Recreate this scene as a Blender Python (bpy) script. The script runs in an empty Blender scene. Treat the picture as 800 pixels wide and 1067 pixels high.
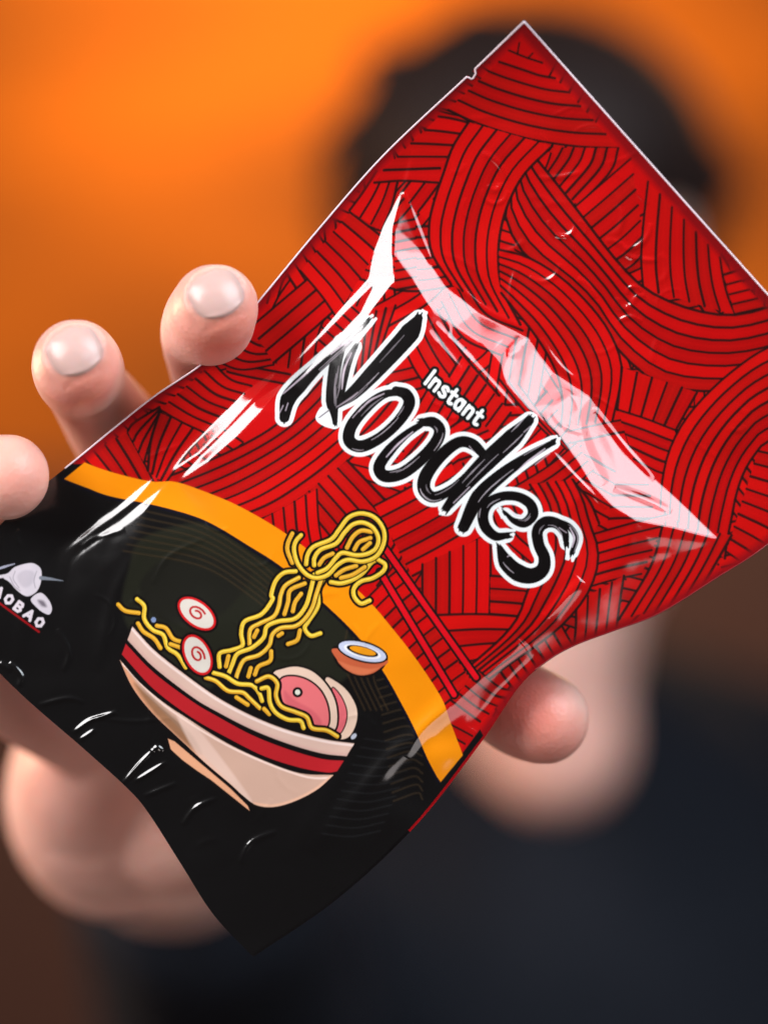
import bpy, math, random
import numpy as np
from mathutils import Vector, Matrix
from mathutils.geometry import delaunay_2d_cdt

random.seed(4); rng = np.random.default_rng(7)
S = bpy.context.scene
COL = S.collection
PX = 0.00016          # metres per art unit on the packet
D0 = 0.60             # camera to packet

def W(px, py, d):     # point at distance d behind the packet plane
    s = PX*(D0+d)/D0
    return Vector(((px-400)*s, d, (533.5-py)*s))

def lin(c):
    c = np.array(c, float)/255.0
    return np.where(c <= 0.04045, c/12.92, ((c+0.055)/1.055)**2.4)

def tag(o, label=None, cat=None, group=None, kind=None):
    if label: o['label'] = label
    if cat: o['category'] = cat
    if group: o['group'] = group
    if kind: o['kind'] = kind
    return o

def link(name, me, mats=(), parent=None, smooth=True):
    o = bpy.data.objects.new(name, me); COL.objects.link(o)
    for m in mats: me.materials.append(m)
    if smooth: me.polygons.foreach_set('use_smooth', [True]*len(me.polygons))
    if parent: o.parent = parent
    return o

def node_mat(name):
    m = bpy.data.materials.new(name); m.use_nodes = True
    nt = m.node_tree; b = nt.nodes['Principled BSDF']
    return m, nt, b

# ------------------------------------------------------------------ curves
def cat(pts, k=8, closed=False):
    """Catmull-Rom through pts (any dimension)."""
    P = np.array(pts, float)
    if len(P) < 3 and not closed: 
        return P
    n = len(P)
    if closed: Q = np.vstack([P[-1], P, P[0], P[1]])
    else: Q = np.vstack([2*P[0]-P[1], P, 2*P[-1]-P[-2]])
    out = []
    segs = n if closed else n-1
    for i in range(segs):
        p0, p1, p2, p3 = Q[i], Q[i+1], Q[i+2], Q[i+3]
        for j in range(k):
            t = j/k
            out.append(0.5*((2*p1)+(-p0+p2)*t+(2*p0-5*p1+4*p2-p3)*t*t+(-p0+3*p1-3*p2+p3)*t**3))
    if not closed: out.append(P[-1])
    return np.array(out)

def resample(C, n):
    d = np.r_[0, np.cumsum(np.linalg.norm(np.diff(C, axis=0), axis=1))]
    t = np.linspace(0, d[-1], n)
    return np.stack([np.interp(t, d, C[:, i]) for i in range(C.shape[1])], 1)

# ------------------------------------------------------------------ packet outline and grid
LEFT = [(546,22),(490,76),(400,161),(328,243),(275,307),(220,371),(155,417),(85,474),(30,519),(-28,575),(-72,623)]
RIGHT = [(905,424),(862,510),(800,567),(745,603),(687,639),(640,657),(600,672),(570,689),(540,716),(497,775),(430,860),(350,935),(262,996)]
TOP = [(546,22),(725,223),(905,424)]
BOT = [(-72,623),(10,712),(89,782),(133,822),(155,848),(190,903),(222,953),(262,996)]
NU, NV = 850, 1400
def coons(nu, nv, right=RIGHT):
    L = resample(cat(LEFT, 16), nv); R = resample(cat(right, 16), nv)
    T = resample(np.array(TOP, float), nu); B = resample(cat(BOT, 16), nu)
    u = np.linspace(0, 1, nu)[None, :, None]; v = np.linspace(0, 1, nv)[:, None, None]
    G = (1-u)*L[:, None]+u*R[:, None]+(1-v)*T[None]+v*B[None]
    G -= (1-u)*(1-v)*T[0]+u*(1-v)*T[-1]+(1-u)*v*B[0]+u*v*B[-1]
    return G
G = coons(NU, NV)
P = G.reshape(-1, 2)

# ------------------------------------------------------------------ rasteriser on the grid points
CELL = 24
cx = ((P[:, 0]+200)//CELL).astype(int); cy = ((P[:, 1]+200)//CELL).astype(int)
NCX = cx.max()+2
cid = cy*NCX+cx
order = np.argsort(cid, kind='stable'); scid = cid[order]
def cand(x0, y0, x1, y1):
    a0, a1 = int((x0+200)//CELL), int((x1+200)//CELL)
    b0, b1 = int((y0+200)//CELL), int((y1+200)//CELL)
    a0 = max(a0, 0); a1 = min(a1, NCX-1)
    out = []
    for b in range(max(b0, 0), b1+1):
        i = np.searchsorted(scid, b*NCX+a0); j = np.searchsorted(scid, b*NCX+a1+1)
        if j > i: out.append(order[i:j])
    if not out: return np.zeros(0, int)
    idx = np.concatenate(out)
    q = P[idx]
    return idx[(q[:, 0] >= x0) & (q[:, 0] <= x1) & (q[:, 1] >= y0) & (q[:, 1] <= y1)]
RGB = np.zeros((len(P), 3)); REG = np.zeros(len(P), np.int8)
CLIP = None
def put(idx, cov, color, reg=None):
    if CLIP is not None: cov = cov*CLIP[idx]
    c = lin(color) if np.ndim(color) == 1 else color
    RGB[idx] = RGB[idx]*(1-cov[:, None])+c*cov[:, None]
    if reg is not None: REG[idx[cov > 0.3]] = reg
def segdist(q, a, b):
    ab = b-a; L2 = max(ab@ab, 1e-9)
    t = np.clip(((q-a)@ab)/L2, 0, 1)
    dx = q[:, 0]-a[0]-t*ab[0]; dy = q[:, 1]-a[1]-t*ab[1]
    return np.sqrt(dx*dx+dy*dy), t
def poly_cov(pts, soft=1.0):
    V = np.array(pts, float); x0, y0 = V.min(0)-2; x1, y1 = V.max(0)+2
    idx = cand(x0, y0, x1, y1)
    if not len(idx): return idx, np.zeros(0)
    q = P[idx]; ins = np.zeros(len(q), bool); dm = np.full(len(q), 9.0)
    for i in range(len(V)):
        a, b = V[i], V[(i+1) % len(V)]
        if a[1] != b[1]:
            c = (a[1] > q[:, 1]) != (b[1] > q[:, 1])
            xi = a[0]+(q[:, 1]-a[1])*(b[0]-a[0])/(b[1]-a[1])
            ins ^= c & (q[:, 0] < xi)
        m = np.nonzero((q[:, 0] > min(a[0], b[0])-2) & (q[:, 0] < max(a[0], b[0])+2) & (q[:, 1] > min(a[1], b[1])-2) & (q[:, 1] < max(a[1], b[1])+2))[0]
        if len(m):
            d, _ = segdist(q[m], a, b); dm[m] = np.minimum(dm[m], d)
    sd = np.where(ins, dm, -dm)
    return idx, np.clip(0.5+sd/soft, 0, 1)
def fill(pts, color, smooth=True, reg=None, soft=1.0, alpha=1.0):
    V = cat(pts, 6, True) if smooth else pts
    idx, cov = poly_cov(V, soft)
    if len(idx): put(idx, cov*alpha, color, reg)
def stroke_cov(C, hw, soft=1.0):
    C = np.array(C, float); hw = np.broadcast_to(np.array(hw, float), (len(C),)) if np.ndim(hw) == 0 or len(hw) == len(C) else np.interp(np.linspace(0, 1, len(C)), np.linspace(0, 1, len(hw)), hw)
    m = hw.max()+2
    idx = cand(C[:, 0].min()-m, C[:, 1].min()-m, C[:, 0].max()+m, C[:, 1].max()+m)
    if not len(idx): return idx, np.zeros(0)
    q = P[idx]; sd = np.full(len(q), -99.0)
    for i in range(len(C)-1):
        a, b = C[i], C[i+1]
        k = np.nonzero((q[:, 0] > min(a[0], b[0])-m) & (q[:, 0] < max(a[0], b[0])+m) & (q[:, 1] > min(a[1], b[1])-m) & (q[:, 1] < max(a[1], b[1])+m))[0]
        if len(k):
            d, t = segdist(q[k], a, b)
            sd[k] = np.maximum(sd[k], hw[i]*(1-t)+hw[i+1]*t-d)
    return idx, np.clip(0.5+sd/soft, 0, 1)
def stroke(pts, hw, color, k=6, reg=None, soft=1.0, alpha=1.0):
    C = cat(pts, k) if k and len(pts) > 2 else np.array(pts, float)
    if np.ndim(hw) > 0: hw = np.interp(np.linspace(0, 1, len(C)), np.linspace(0, 1, len(hw)), hw)
    idx, cov = stroke_cov(C, hw, soft)
    if len(idx): put(idx, cov*alpha, color, reg)

def T(ox, oy, s, pts): return [(ox+x/s, oy+y/s) for x, y in pts]

# ------------------------------------------------------------------ print: red noodle weave
RED = np.array([205, 3, 6.]); INK = (20, 14, 14)
def ribbon(A, B, n, hw=1.35):
    A = resample(cat(A, 8), 22); B = resample(cat(B, 8), 22)
    poly = np.vstack([A, B[::-1]])
    idx, cov = poly_cov(poly)
    if not len(idx): return
    put(idx, cov, RED)
    for k in range(n):
        t0, t1 = k/n, (k+1)/n
        st = np.vstack([A*(1-t0)+B*t0, (A*(1-t1)+B*t1)[::-1]])
        f = rng.uniform(0.86, 1.06)
        i2, c2 = poly_cov(st); 
        if len(i2): put(i2, c2*0.9, np.clip(RED*f+[0, rng.uniform(0, 8), 0], 0, 255))
        m = A*(1-(t0+t1)/2)+B*(t0+t1)/2                       # lighter middle of each strand
        i3, c3 = stroke_cov(m, 1.2, 3.0)
        if len(i3): put(i3, c3*0.25, (226, 11, 9))
    for k in range(n+1):
        t = k/n
        i2, c2 = stroke_cov(A*(1-t)+B*t, hw*rng.uniform(.85, 1.15))
        if len(i2): put(i2, c2*0.93, INK)
put(np.arange(len(P)), np.ones(len(P)), RED)
# loose weave everywhere first
for i in range(150):
    x = rng.uniform(40, 880); y = rng.uniform(40, 820); a = rng.uniform(0, math.pi); Lh = rng.uniform(35, 70); wd = rng.uniform(24, 38)
    c, s = math.cos(a), math.sin(a); bend = rng.uniform(-18, 18)
    def pt(t, o): 
        b = bend*(1-t*t)+o
        return (x+c*t*Lh-s*b, y+s*t*Lh+c*b)
    ribbon([pt(-1, -wd), pt(0, -wd), pt(1, -wd)], [pt(-1, wd), pt(0, wd), pt(1, wd)], int(round(wd/6)))
RB = [
 # around the lettering
 ([(372,330),(371,375),(368,430)],[(412,318),(398,360),(388,405)],4),
 ([(412,342),(432,385),(452,412)],[(455,322),(482,368),(520,412)],4),
 ([(480,372),(468,392)],[(532,430),(514,454)],6),
 ([(520,395),(548,430),(580,462)],[(540,400),(566,435),(600,475)],2),
 ([(535,508),(572,485),(600,462)],[(555,535),(590,512),(618,490)],3),
 ([(566,522),(585,548),(600,575)],[(596,500),(614,522),(624,545)],3),
 ([(412,232),(432,228)],[(412,302),(434,298)],7),
 ([(345,395),(380,420),(420,470)],[(330,420),(360,450),(400,490)],3),
 # left lower
 ([(165,500),(200,487),(240,470),(280,448),(310,423),(336,395)],[(262,545),(300,528),(342,498),(368,475),(400,445),(425,415)],7),
 ([(312,520),(345,560),(365,590)],[(362,480),(400,520),(425,548)],5),
 ([(272,542),(275,560),(280,580)],[(330,510),(332,545),(338,580)],5),
 ([(62,488),(78,500),(95,512)],[(133,451),(148,478),(162,506)],6),
 ([(133,449),(140,440),(166,424)],[(150,482),(156,462),(168,430)],3),
 ([(166,430),(157,460),(154,490)],[(212,452),(192,476),(172,504)],4),
 ([(167,427),(190,440),(216,452)],[(222,378),(240,395),(262,402)],6),
 ([(222,374),(250,385),(285,380)],[(262,342),(280,352),(305,352)],4),
 ([(262,340),(295,312),(321,290)],[(285,378),(318,350),(350,322)],3),
 ([(313,282),(335,308),(350,330)],[(365,221),(382,234),(400,248)],6),
 ([(364,219),(378,200),(392,178)],[(398,240),(408,215),(414,190)],3),
 # top corner
 ([(400,177),(430,176),(458,175)],[(457,121),(470,123),(487,127)],4),
 ([(390,190),(420,188),(456,190)],[(400,177),(430,176),(458,175)],1),
 ([(520,64),(532,68),(547,73),(562,78),(578,81)],[(467,114),(500,129),(550,144),(600,152),(644,154)],5),
 ([(586,154),(580,165),(570,180)],[(644,154),(636,178),(603,214)],5),
 ([(598,216),(628,190),(657,165)],[(648,283),(660,275),(672,262)],6),
 ([(675,189),(670,235),(668,270),(670,300)],[(750,268),(753,288),(758,308),(766,328)],6),
 ([(754,286),(764,283)],[(766,327),(797,320)],4),
 ([(553,158),(575,185),(597,213),(620,243),(643,272),(670,299),(700,315),(732,325),(765,328),(800,320),(850,300)],
  [(528,205),(527,228),(540,256),(560,277),(590,298),(618,325),(642,362),(682,397),(725,407),(785,405),(850,388)],6),
 ([(488,127),(472,152),(462,180),(452,210),(447,235),(450,264),(470,296)],[(575,152),(547,180),(531,208),(522,237),(519,267),(523,300),(542,338)],6),
 ([(520,260),(545,266),(570,279),(595,298),(622,327),(638,352),(647,378),(646,402),(638,438)],[(522,305),(538,325),(553,343),(566,362),(576,380),(582,395),(585,410),(586,425),(584,445)],6),
 ([(648,383),(646,402),(643,427)],[(726,409),(714,430),(704,448)],5),
 ([(644,427),(672,436),(703,448)],[(660,478),(682,490),(694,494)],4),
 ([(850,345),(800,362),(765,385),(735,412),(712,440),(697,470),(690,500),(688,528)],[(850,440),(800,460),(786,474),(775,492),(767,515),(762,540),(758,560),(755,582)],7),
 ([(790,470),(815,475),(850,480)],[(757,575),(775,588),(792,604)],8),
 # right lower
 ([(620,556),(655,546),(695,536)],[(612,612),(640,604),(668,598)],5),
 ([(690,548),(678,590),(645,645)],[(762,558),(745,588),(722,628)],6),
 ([(600,628),(600,650),(598,674)],[(650,600),(646,625),(642,656)],4),
 ([(584,650),(594,668),(600,676)],[(520,698),(530,712),(538,722)],7),
 ([(390,527),(428,507),(470,482)],[(430,600),(462,583),(502,560)],6),
 ([(440,588),(440,620),(440,645)],[(511,556),(511,600),(510,640)],5),
 ([(511,600),(545,602),(565,604)],[(511,640),(535,642),(548,644)],3),
 ([(452,641),(500,640),(548,643)],[(486,708),(498,703),(510,696)],4),
 ([(597,500),(607,520),(614,545),(622,568),(622,592),(610,622),(585,652),(557,674),(520,700),(486,726)],
  [(552,505),(563,525),(568,550),(567,575),(556,600),(548,620),(540,642),(525,662),(500,685),(472,708)],5),
 ([(384,622),(400,606),(412,596)],[(462,735),(478,722),(492,712)],10),
 ([(470,730),(486,742),(500,752)],[(500,700),(520,716),(536,720)],4),
]
for A, B, n in RB: ribbon(A, B, n)
stroke([(530,52),(547,59),(565,65)], 1.1, INK); stroke([(541,44),(539,56)], .9, INK); stroke([(555,55),(550,60)], .9, INK)
# chopsticks
for a, b in (((400,570),(496,706)), ((396,596),(473,724))):
    stroke([a, b], 5.2, INK, 0); stroke([a, b], 2.7, (225, 8, 28), 0)
# darker plain seal border along top and left sides
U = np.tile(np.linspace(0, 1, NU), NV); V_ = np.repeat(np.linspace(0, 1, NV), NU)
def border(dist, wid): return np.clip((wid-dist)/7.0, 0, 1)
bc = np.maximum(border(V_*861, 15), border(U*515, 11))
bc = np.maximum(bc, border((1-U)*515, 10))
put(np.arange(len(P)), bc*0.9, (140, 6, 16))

# ------------------------------------------------------------------ print: black field and orange stripe
OUT_E = cat([(60,466),(89,482),(110,490),(135,497),(160,502),(182,502),(210,511),(250,528),(296,555),(340,588),(380,622),(412,659),(437,692),(460,728),(470,755),(484,792)], 8)
IN_E = cat([(50,490),(67,499),(90,508),(115,517),(160,526),(200,537),(225,548),(258,568),(295,592),(340,631),(375,666),(400,701),(417,731),(432,760),(446,792),(461,820)], 8)
# black: everything below the stripe
black = list(map(tuple, IN_E))+[(500,860),(420,1010),(200,1060),(-140,800),(-140,560),(0,480)]
fill(black, (9, 10, 11), smooth=False)
fill([(30,500),(66,484),(90,483),(67,500),(50,520)], (9,10,11), smooth=False)
fill([(481,786),(500,760),(520,800),(460,830),(458,815)], (9,10,11), smooth=False)
bidx, bcov = poly_cov(black); BLK = np.zeros(len(P)); BLK[bidx] = bcov
CLIP = BLK
# dark olive glow shapes of printed steam and faint ladder pattern
fill([(150,560),(215,545),(262,575),(300,600),(350,640),(372,690),(330,720),(250,700),(205,722),(160,690),(128,640),(135,590)], (36, 38, 27), soft=5, alpha=.75)
fill([(150,600),(190,575),(240,585),(262,600),(230,640),(180,650),(150,630)], (24, 24, 20), soft=5, alpha=.7)
for k in range(7):
    o = k*7
    stroke([(150-o*.5,532+o),(210,548+o),(262,580+o),(300,612+o)], .8, (66, 52, 32), soft=2, alpha=.5)
for k in range(16):
    y = 700+k*9
    stroke([(392+k*1.2,y),(412+k*1.5,y-4-k*.3),(440,y-2)], .7, (70, 56, 38), soft=2, alpha=.45)
for k in range(5): stroke([(362+k*7,655+k*9),(358+k*8,690+k*5),(380+k*6,740)], .8, (70, 54, 34), soft=2, alpha=.45)
for k in range(12):
    y = 770+k*9; stroke([(380-k*4,y),(410-k*4,y+3),(440-k*4,y-3)], .6, (40, 42, 44), soft=2, alpha=.4)
CLIP = None
stripe = list(map(tuple, OUT_E[6:-4]))+[(482,787),(459,815)]+list(map(tuple, IN_E[::-1][4:-9]))
stripe = [(88,482)]+[tuple(p) for p in OUT_E if 89 < p[0] and p[1] < 786]+[(482,787),(459,815)]+[tuple(p) for p in IN_E[::-1] if p[0] > 68 and p[1] < 812]+[(67,499)]
ie = [tuple(p) for p in IN_E if p[0] > 66 and p[1] < 815]
stroke(ie, 3.2, (8, 9, 24), 0)
fill(stripe, (255, 150, 4), smooth=False, reg=3)

# ------------------------------------------------------------------ print: bowl picture
K = (10, 8, 10); BW = 2
def Q6(pts): return T(200, 600, 4, pts)
def Q5(pts): return T(110, 600, 5.333, pts)
def Q4(pts): return T(280, 520, 5.714, pts)
bun = [
 Q4([(160,430),(90,440),(40,490),(15,570)])+Q6([(335,100),(290,160),(220,190),(205,240),(210,290),(165,310),(115,325),(115,380)]),
 Q6([(445,8),(390,40),(370,80),(362,125),(340,170),(280,200),(243,225),(240,285)]),
 Q6([(470,32),(410,60),(400,110),(385,160)]), Q6([(455,75),(430,110),(420,148)]),
 Q6([(545,18),(525,60),(525,125),(485,190),(470,220),(495,250),(535,240)]),
 Q6([(510,-5),(492,70),(472,130),(430,178),(360,190),(312,212),(298,258),(250,300),(190,325),(168,370),(152,410)]),
 Q6([(545,0),(520,70),(502,130),(470,180),(430,210),(370,218),(335,245),(322,290),(280,330),(220,350),(196,390),(182,432)]),
 Q6([(330,315),(325,355),(278,378),(262,412)]), Q6([(245,385),(235,420)]), Q6([(450,228),(438,268),(400,285)]),
 Q6([(152,335),(142,378)]), Q6([(272,228),(258,255)]), Q6([(375,240),(360,250)]),
 Q4([(140,205),(115,260),(112,310),(140,380)]),
 Q4([(370,495),(430,502),(500,480),(560,440),(610,380),(650,358)]),
 Q4([(400,455),(450,420),(520,398)]), Q4([(430,470),(500,450),(572,405)]),
 Q4([(650,360),(692,390),(680,430),(620,470),(550,490),(508,530),(508,580),(548,622),(600,605)]),
 Q4([(300,390),(330,350),(380,325)]), Q4([(465,290),(500,225),(550,188),(610,195)]), Q4([(510,300),(540,255),(605,232)]), Q4([(560,300),(602,262)]),
 Q4([(270,395),(272,350),(310,300),(400,265),(450,200),(500,152),(560,140),(620,170),(652,230),(640,290),(590,325),(520,335),(440,320),(400,350),(350,410),(290,440)]),
 Q4([(222,388),(232,330),(270,282),(370,240),(420,180),(475,110),(550,85),(630,110),(682,180),(685,260),(640,340),(560,372),(470,362),(410,392),(350,452),(280,470),(220,445),(170,380),(150,300),(162,250),(192,215)]),
]
low = [
 Q5([(70,160),(110,195),(185,207)]), Q5([(180,265),(210,310),(270,350),(305,402)]),
 Q5([(175,130),(215,170),(215,240),(260,300),(320,330),(345,400),(400,440),(445,510)]),
 Q5([(285,278),(335,292),(375,350),(430,370)]), Q5([(360,380),(425,402)]),
 Q6([(90,405),(140,420),(190,450),(250,457),(280,490),(292,522)]), Q6([(58,425),(100,440),(150,480),(210,487),(240,512),(282,552)]),
 Q6([(185,507),(232,538)]), Q6([(300,555),(322,577)]),
]
low2 = [Q6([(290,470),(318,470),(325,530),(350,572),(400,600),(450,605),(465,635)]),
        Q6([(270,440),(320,420),(355,450),(350,500),(372,545),(430,568),(478,590),(500,635),(560,645),(605,670)])]
def noodles(lst, hw=2.05):
    for c in lst: stroke(c, hw+2.7, K, 7, BW)
    for i, c in enumerate(lst):
        short = len(c) < 5
        C = cat(c, 7)
        stroke(C, hw+1.3, K, 0)
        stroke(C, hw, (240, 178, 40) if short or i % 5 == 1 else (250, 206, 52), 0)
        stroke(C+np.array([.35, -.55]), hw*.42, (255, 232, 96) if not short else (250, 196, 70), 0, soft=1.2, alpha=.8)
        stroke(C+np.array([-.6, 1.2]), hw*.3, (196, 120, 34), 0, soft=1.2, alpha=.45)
rim_t = [(138,653),(160,677),(190,701),(225,726),(262,746),(300,761),(340,771),(369,775)]
rim_b = [(361,788),(335,785),(300,775),(262,760),(225,741),(200,726),(160,695),(133,667)]
red_t = [(131,671),(160,701),(200,731),(225,746),(262,766),(300,781),(335,791),(358,793)]
red_b = [(351,804),(340,805),(312,800),(275,788),(237,769),(200,748),(160,718),(127,682)]
bod = [(125,688),(145,711),(170,732),(200,752),(237,775),(275,793),(312,806),(347,808)]
bod_b = [(347,808),(330,823),(307,835),(285,841),(267,839),(253,829),(240,817),(214,795),(185,768),(158,742),(138,716),(125,688)]
def band(a, b): return np.vstack([cat(a, 6), cat(b, 6)])
# black backing of the whole bowl
noodles(bun)
# far slice and near slice of meat
s2 = Q6([(556,432),(600,442),(650,485),(685,550),(685,610),(660,665),(625,682),(605,668),(575,560)])
stroke(cat(s2, 6, True), 2.2, K, 0, BW); fill(s2, (238, 205, 182), reg=BW)
p2 = Q6([(585,470),(620,505),(642,560),(640,610),(618,655),(600,640),(606,570)])
stroke(cat(p2, 6, True), 1.3, K, 0); fill(p2, (234, 110, 118))
s1 = Q6([(338,412),(380,388),(440,380),(505,402),(560,455),(595,520),(605,590),(595,640),(560,645),(500,640),(430,580),(370,500)])
stroke(cat(s1, 6, True), 2.2, K, 0, BW); fill(s1, (240, 208, 186), reg=BW)
p1 = Q6([(372,432),(420,420),(480,436),(530,475),(560,530),(570,590),(560,630),(515,632),(488,580),(430,560),(385,535),(370,480)])
stroke(cat(p1, 6, True), 2.0, K, 0); fill(p1, (240, 120, 124)); 
fill(Q6([(385,480),(430,520),(500,560),(540,610),(515,625),(480,575),(400,545)]), (214, 92, 104), alpha=.6, soft=3)
fill([(310+5.4*math.cos(a), 721.5+5.4*math.sin(a)) for a in np.linspace(0, 6.28, 12)[:-1]], K)
fill([(310+2.7*math.cos(a), 721.5+2.7*math.sin(a)) for a in np.linspace(0, 6.28, 12)[:-1]], (236, 236, 220))
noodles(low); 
def ell(cx_, cy_, a, b, ang, n=28):
    c, s = math.cos(ang), math.sin(ang)
    return [(cx_+c*a*math.cos(t)-s*b*math.sin(t), cy_+s*a*math.cos(t)+c*b*math.sin(t)) for t in np.linspace(0, 2*math.pi, n, endpoint=False)]
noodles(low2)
for (ex, ey, ea, eb, eg) in ((205,639.5,23,13.5,.66), (205.6,682.5,22.5,14,1.12)):
    fill(ell(ex, ey, ea+2.5, eb+2.5, eg), K, False, BW)
    fill(ell(ex, ey, ea, eb, eg), (214, 24, 30), False, BW); fill(ell(ex, ey, ea-2.6, eb-2.4, eg), (226, 218, 206), False)
    sp = []
    for t in np.linspace(0, 1, 22):
        a = t*2*math.pi*1.45+2.6; r = 2.2+6.6*t
        e = (r*math.cos(a)*1.15, r*math.sin(a)*.78); sp.append((ex+math.cos(eg)*e[0]-math.sin(eg)*e[1], ey+math.sin(eg)*e[0]+math.cos(eg)*e[1]))
    stroke(sp[3:], 1.15, (190, 30, 36), 0)
# bowl
for a in (band(rim_t, rim_b), band(red_t, red_b), band(bod, bod_b)):
    stroke(np.vstack([a, a[:1]]), 2.6, K, 0, BW)
fill(band(rim_t, rim_b), (224, 188, 172), False, BW); fill(band(red_t, red_b), (186, 32, 40), False, BW)
fill(band(bod, bod_b), (214, 174, 154), False, BW)
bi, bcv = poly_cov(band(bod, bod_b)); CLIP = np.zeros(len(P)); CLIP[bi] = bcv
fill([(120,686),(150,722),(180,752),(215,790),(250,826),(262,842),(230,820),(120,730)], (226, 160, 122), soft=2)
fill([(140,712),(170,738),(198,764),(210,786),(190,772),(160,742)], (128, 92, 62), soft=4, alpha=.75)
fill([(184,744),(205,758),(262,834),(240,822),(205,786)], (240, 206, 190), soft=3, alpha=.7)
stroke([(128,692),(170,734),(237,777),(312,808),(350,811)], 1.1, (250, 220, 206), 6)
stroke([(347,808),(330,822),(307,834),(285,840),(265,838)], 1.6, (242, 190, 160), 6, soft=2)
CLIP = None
ri, rcv = poly_cov(band(rim_t, rim_b)); CLIP = np.zeros(len(P)); CLIP[ri] = rcv
stroke([(x-1, y+2) for x, y in rim_t], 1.2, (250, 226, 218), 6, soft=1.5)
stroke([(x, y-1) for x, y in rim_b], 2.2, (214, 170, 160), 6, soft=3, alpha=.6); CLIP = None
ft = [(175,770),(178,781),(190,792),(205,803),(220,813),(240,829),(260,845),(258,840),(240,822),(208,795),(182,773)]
stroke(ft+[ft[0]], 2.0, K, 0, BW); fill(ft, (238, 172, 132), False, BW)
# egg half
eb_ = T(240, 660, 4.444, [(485,70),(492,120),(530,165),(590,192),(650,188),(695,160),(718,120)])
stroke(cat(eb_, 5), 2.6, K, 0, BW); fill(eb_, (205, 98, 62), reg=BW)
fill(T(240, 660, 4.444, [(500,130),(560,180),(620,192),(690,160),(640,165),(560,150)]), (232, 132, 88), alpha=.6, soft=2)
e0 = ell(377.5, 679, 25.5, 9.2, .26); fill(ell(377.5, 679, 27.5, 11.2, .26), K, False, BW); fill(e0, (206, 212, 236), False, BW)
fill(ell(377.5, 679, 20, 6.2, .26), (246, 246, 250), False); fill(ell(377.5, 678.5, 17, 4.9, .26), K, False); fill(ell(378, 678.2, 14, 3.6, .25), (246, 158, 22), False)
fill(ell(368.5, 767.5, 3.6, 2.2, -.8), (190, 196, 210), False); fill(ell(160, 646, 2.6, 2.8, 0), (130, 150, 190), False)

# ------------------------------------------------------------------ print: brush title
def R2(pts): return T(250, 300, 2, pts)
def R4(pts): return T(260, 310, 4, pts)
def E4(pts): return T(430, 430, 4, pts)
TIT = [
 (R4([(490,100),(430,160),(370,212),(280,292),(205,368),(160,425),(145,500)]), [2.2,4,5.5,5.5,7.5,7.5,5]),
 (R4([(385,190),(362,260),(348,350),(345,430),(352,515)]), [5,6,6,6.5,3.5]),
 (R4([(440,205),(412,262),(392,340),(372,420)]), [2.5,4,4,4.5]),
 (R4([(705,85),(668,145),(595,228),(505,325),(432,398),(360,448)]), [4,9.5,9,8,6.5,4]),
 (R2([(335,218),(300,222),(262,250),(232,288),(228,318),(252,330),(292,312),(330,278),(352,243),(346,222),(325,214)]), [3,4,5.5,5.8,6,6,5.5,5.5,5.8,5.8,4.5]),
 (R2([(378,284),(345,306),(312,338),(290,372),(302,392),(338,386),(378,356),(408,322),(416,296),(402,280),(380,280)]), [3,4,5.5,5.8,6,6,6,6,5.8,5.5,4]),
 (R2([(512,352),(485,326),(455,322),(418,350),(388,390),(384,420),(404,436),(440,420),(470,392)]), [4,5.5,5.5,6,6.5,6.5,5.5,4.5,3]),
 (R2([(603,276),(568,312),(514,362),(468,410),(430,458)]), [4.5,9,9,7.5,4]),
 (R2([(652,322),(602,350),(545,390),(497,436),(466,498)]), [2.8,4.5,6.5,7.5,5.5]),
 (E4([(392,512),(345,515),(305,480),(292,430),(312,380),(368,350),(435,350),(488,380),(500,425),(465,460),(420,450),(388,420)]), [3,4.5,5.2,5.4,5.2,4.6,4.6,5,5.4,4.6,3,1.6]),
 (E4([(640,545),(632,500),(600,462),(552,458),(520,492),(525,550),(548,605),(540,655),(495,680),(440,668),(390,625),(362,565)]), [2.5,4,5.2,6,5.6,5.4,5.8,6.6,7.5,8.6,7.5,3]),
 (E4([(600,455),(650,475),(680,520),(665,580)]), [3.5,3.2,2.8,2.4]),
]
for c, w in TIT:
    stroke(c, [x*1.08+4.3 for x in w], (248, 252, 252), 8, 1)
# ragged brush bristles beyond stroke ends
for c, w in TIT:
    C = cat(c, 8)
    for (e, d) in ((C[0], C[0]-C[3]), (C[-1], C[-1]-C[-4])):
        d = d/np.linalg.norm(d); nrm = np.array([-d[1], d[0]])
        ww = 4.5
        for j in range(6):
            o = rng.uniform(-ww, ww); l = rng.uniform(3, 9)
            stroke([e+nrm*o, e+nrm*o+d*l], [2.6, 1.4], (248, 252, 252), 0, 1)
for c, w in TIT: stroke(c, [x*1.08 for x in w], (6, 5, 6), 8, 1)
for c, w in TIT:
    C = cat(c, 8)
    for (e, d, ww) in ((C[0], C[0]-C[3], w[0]), (C[-1], C[-1]-C[-4], w[-1])):
        d = d/np.linalg.norm(d); nrm = np.array([-d[1], d[0]])
        for j in range(5):
            o = rng.uniform(-ww, ww); l = rng.uniform(2, 7)
            stroke([e+nrm*o*.8, e+nrm*o+d*l], [1.6, .5], (14, 13, 14), 0, 1)
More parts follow.
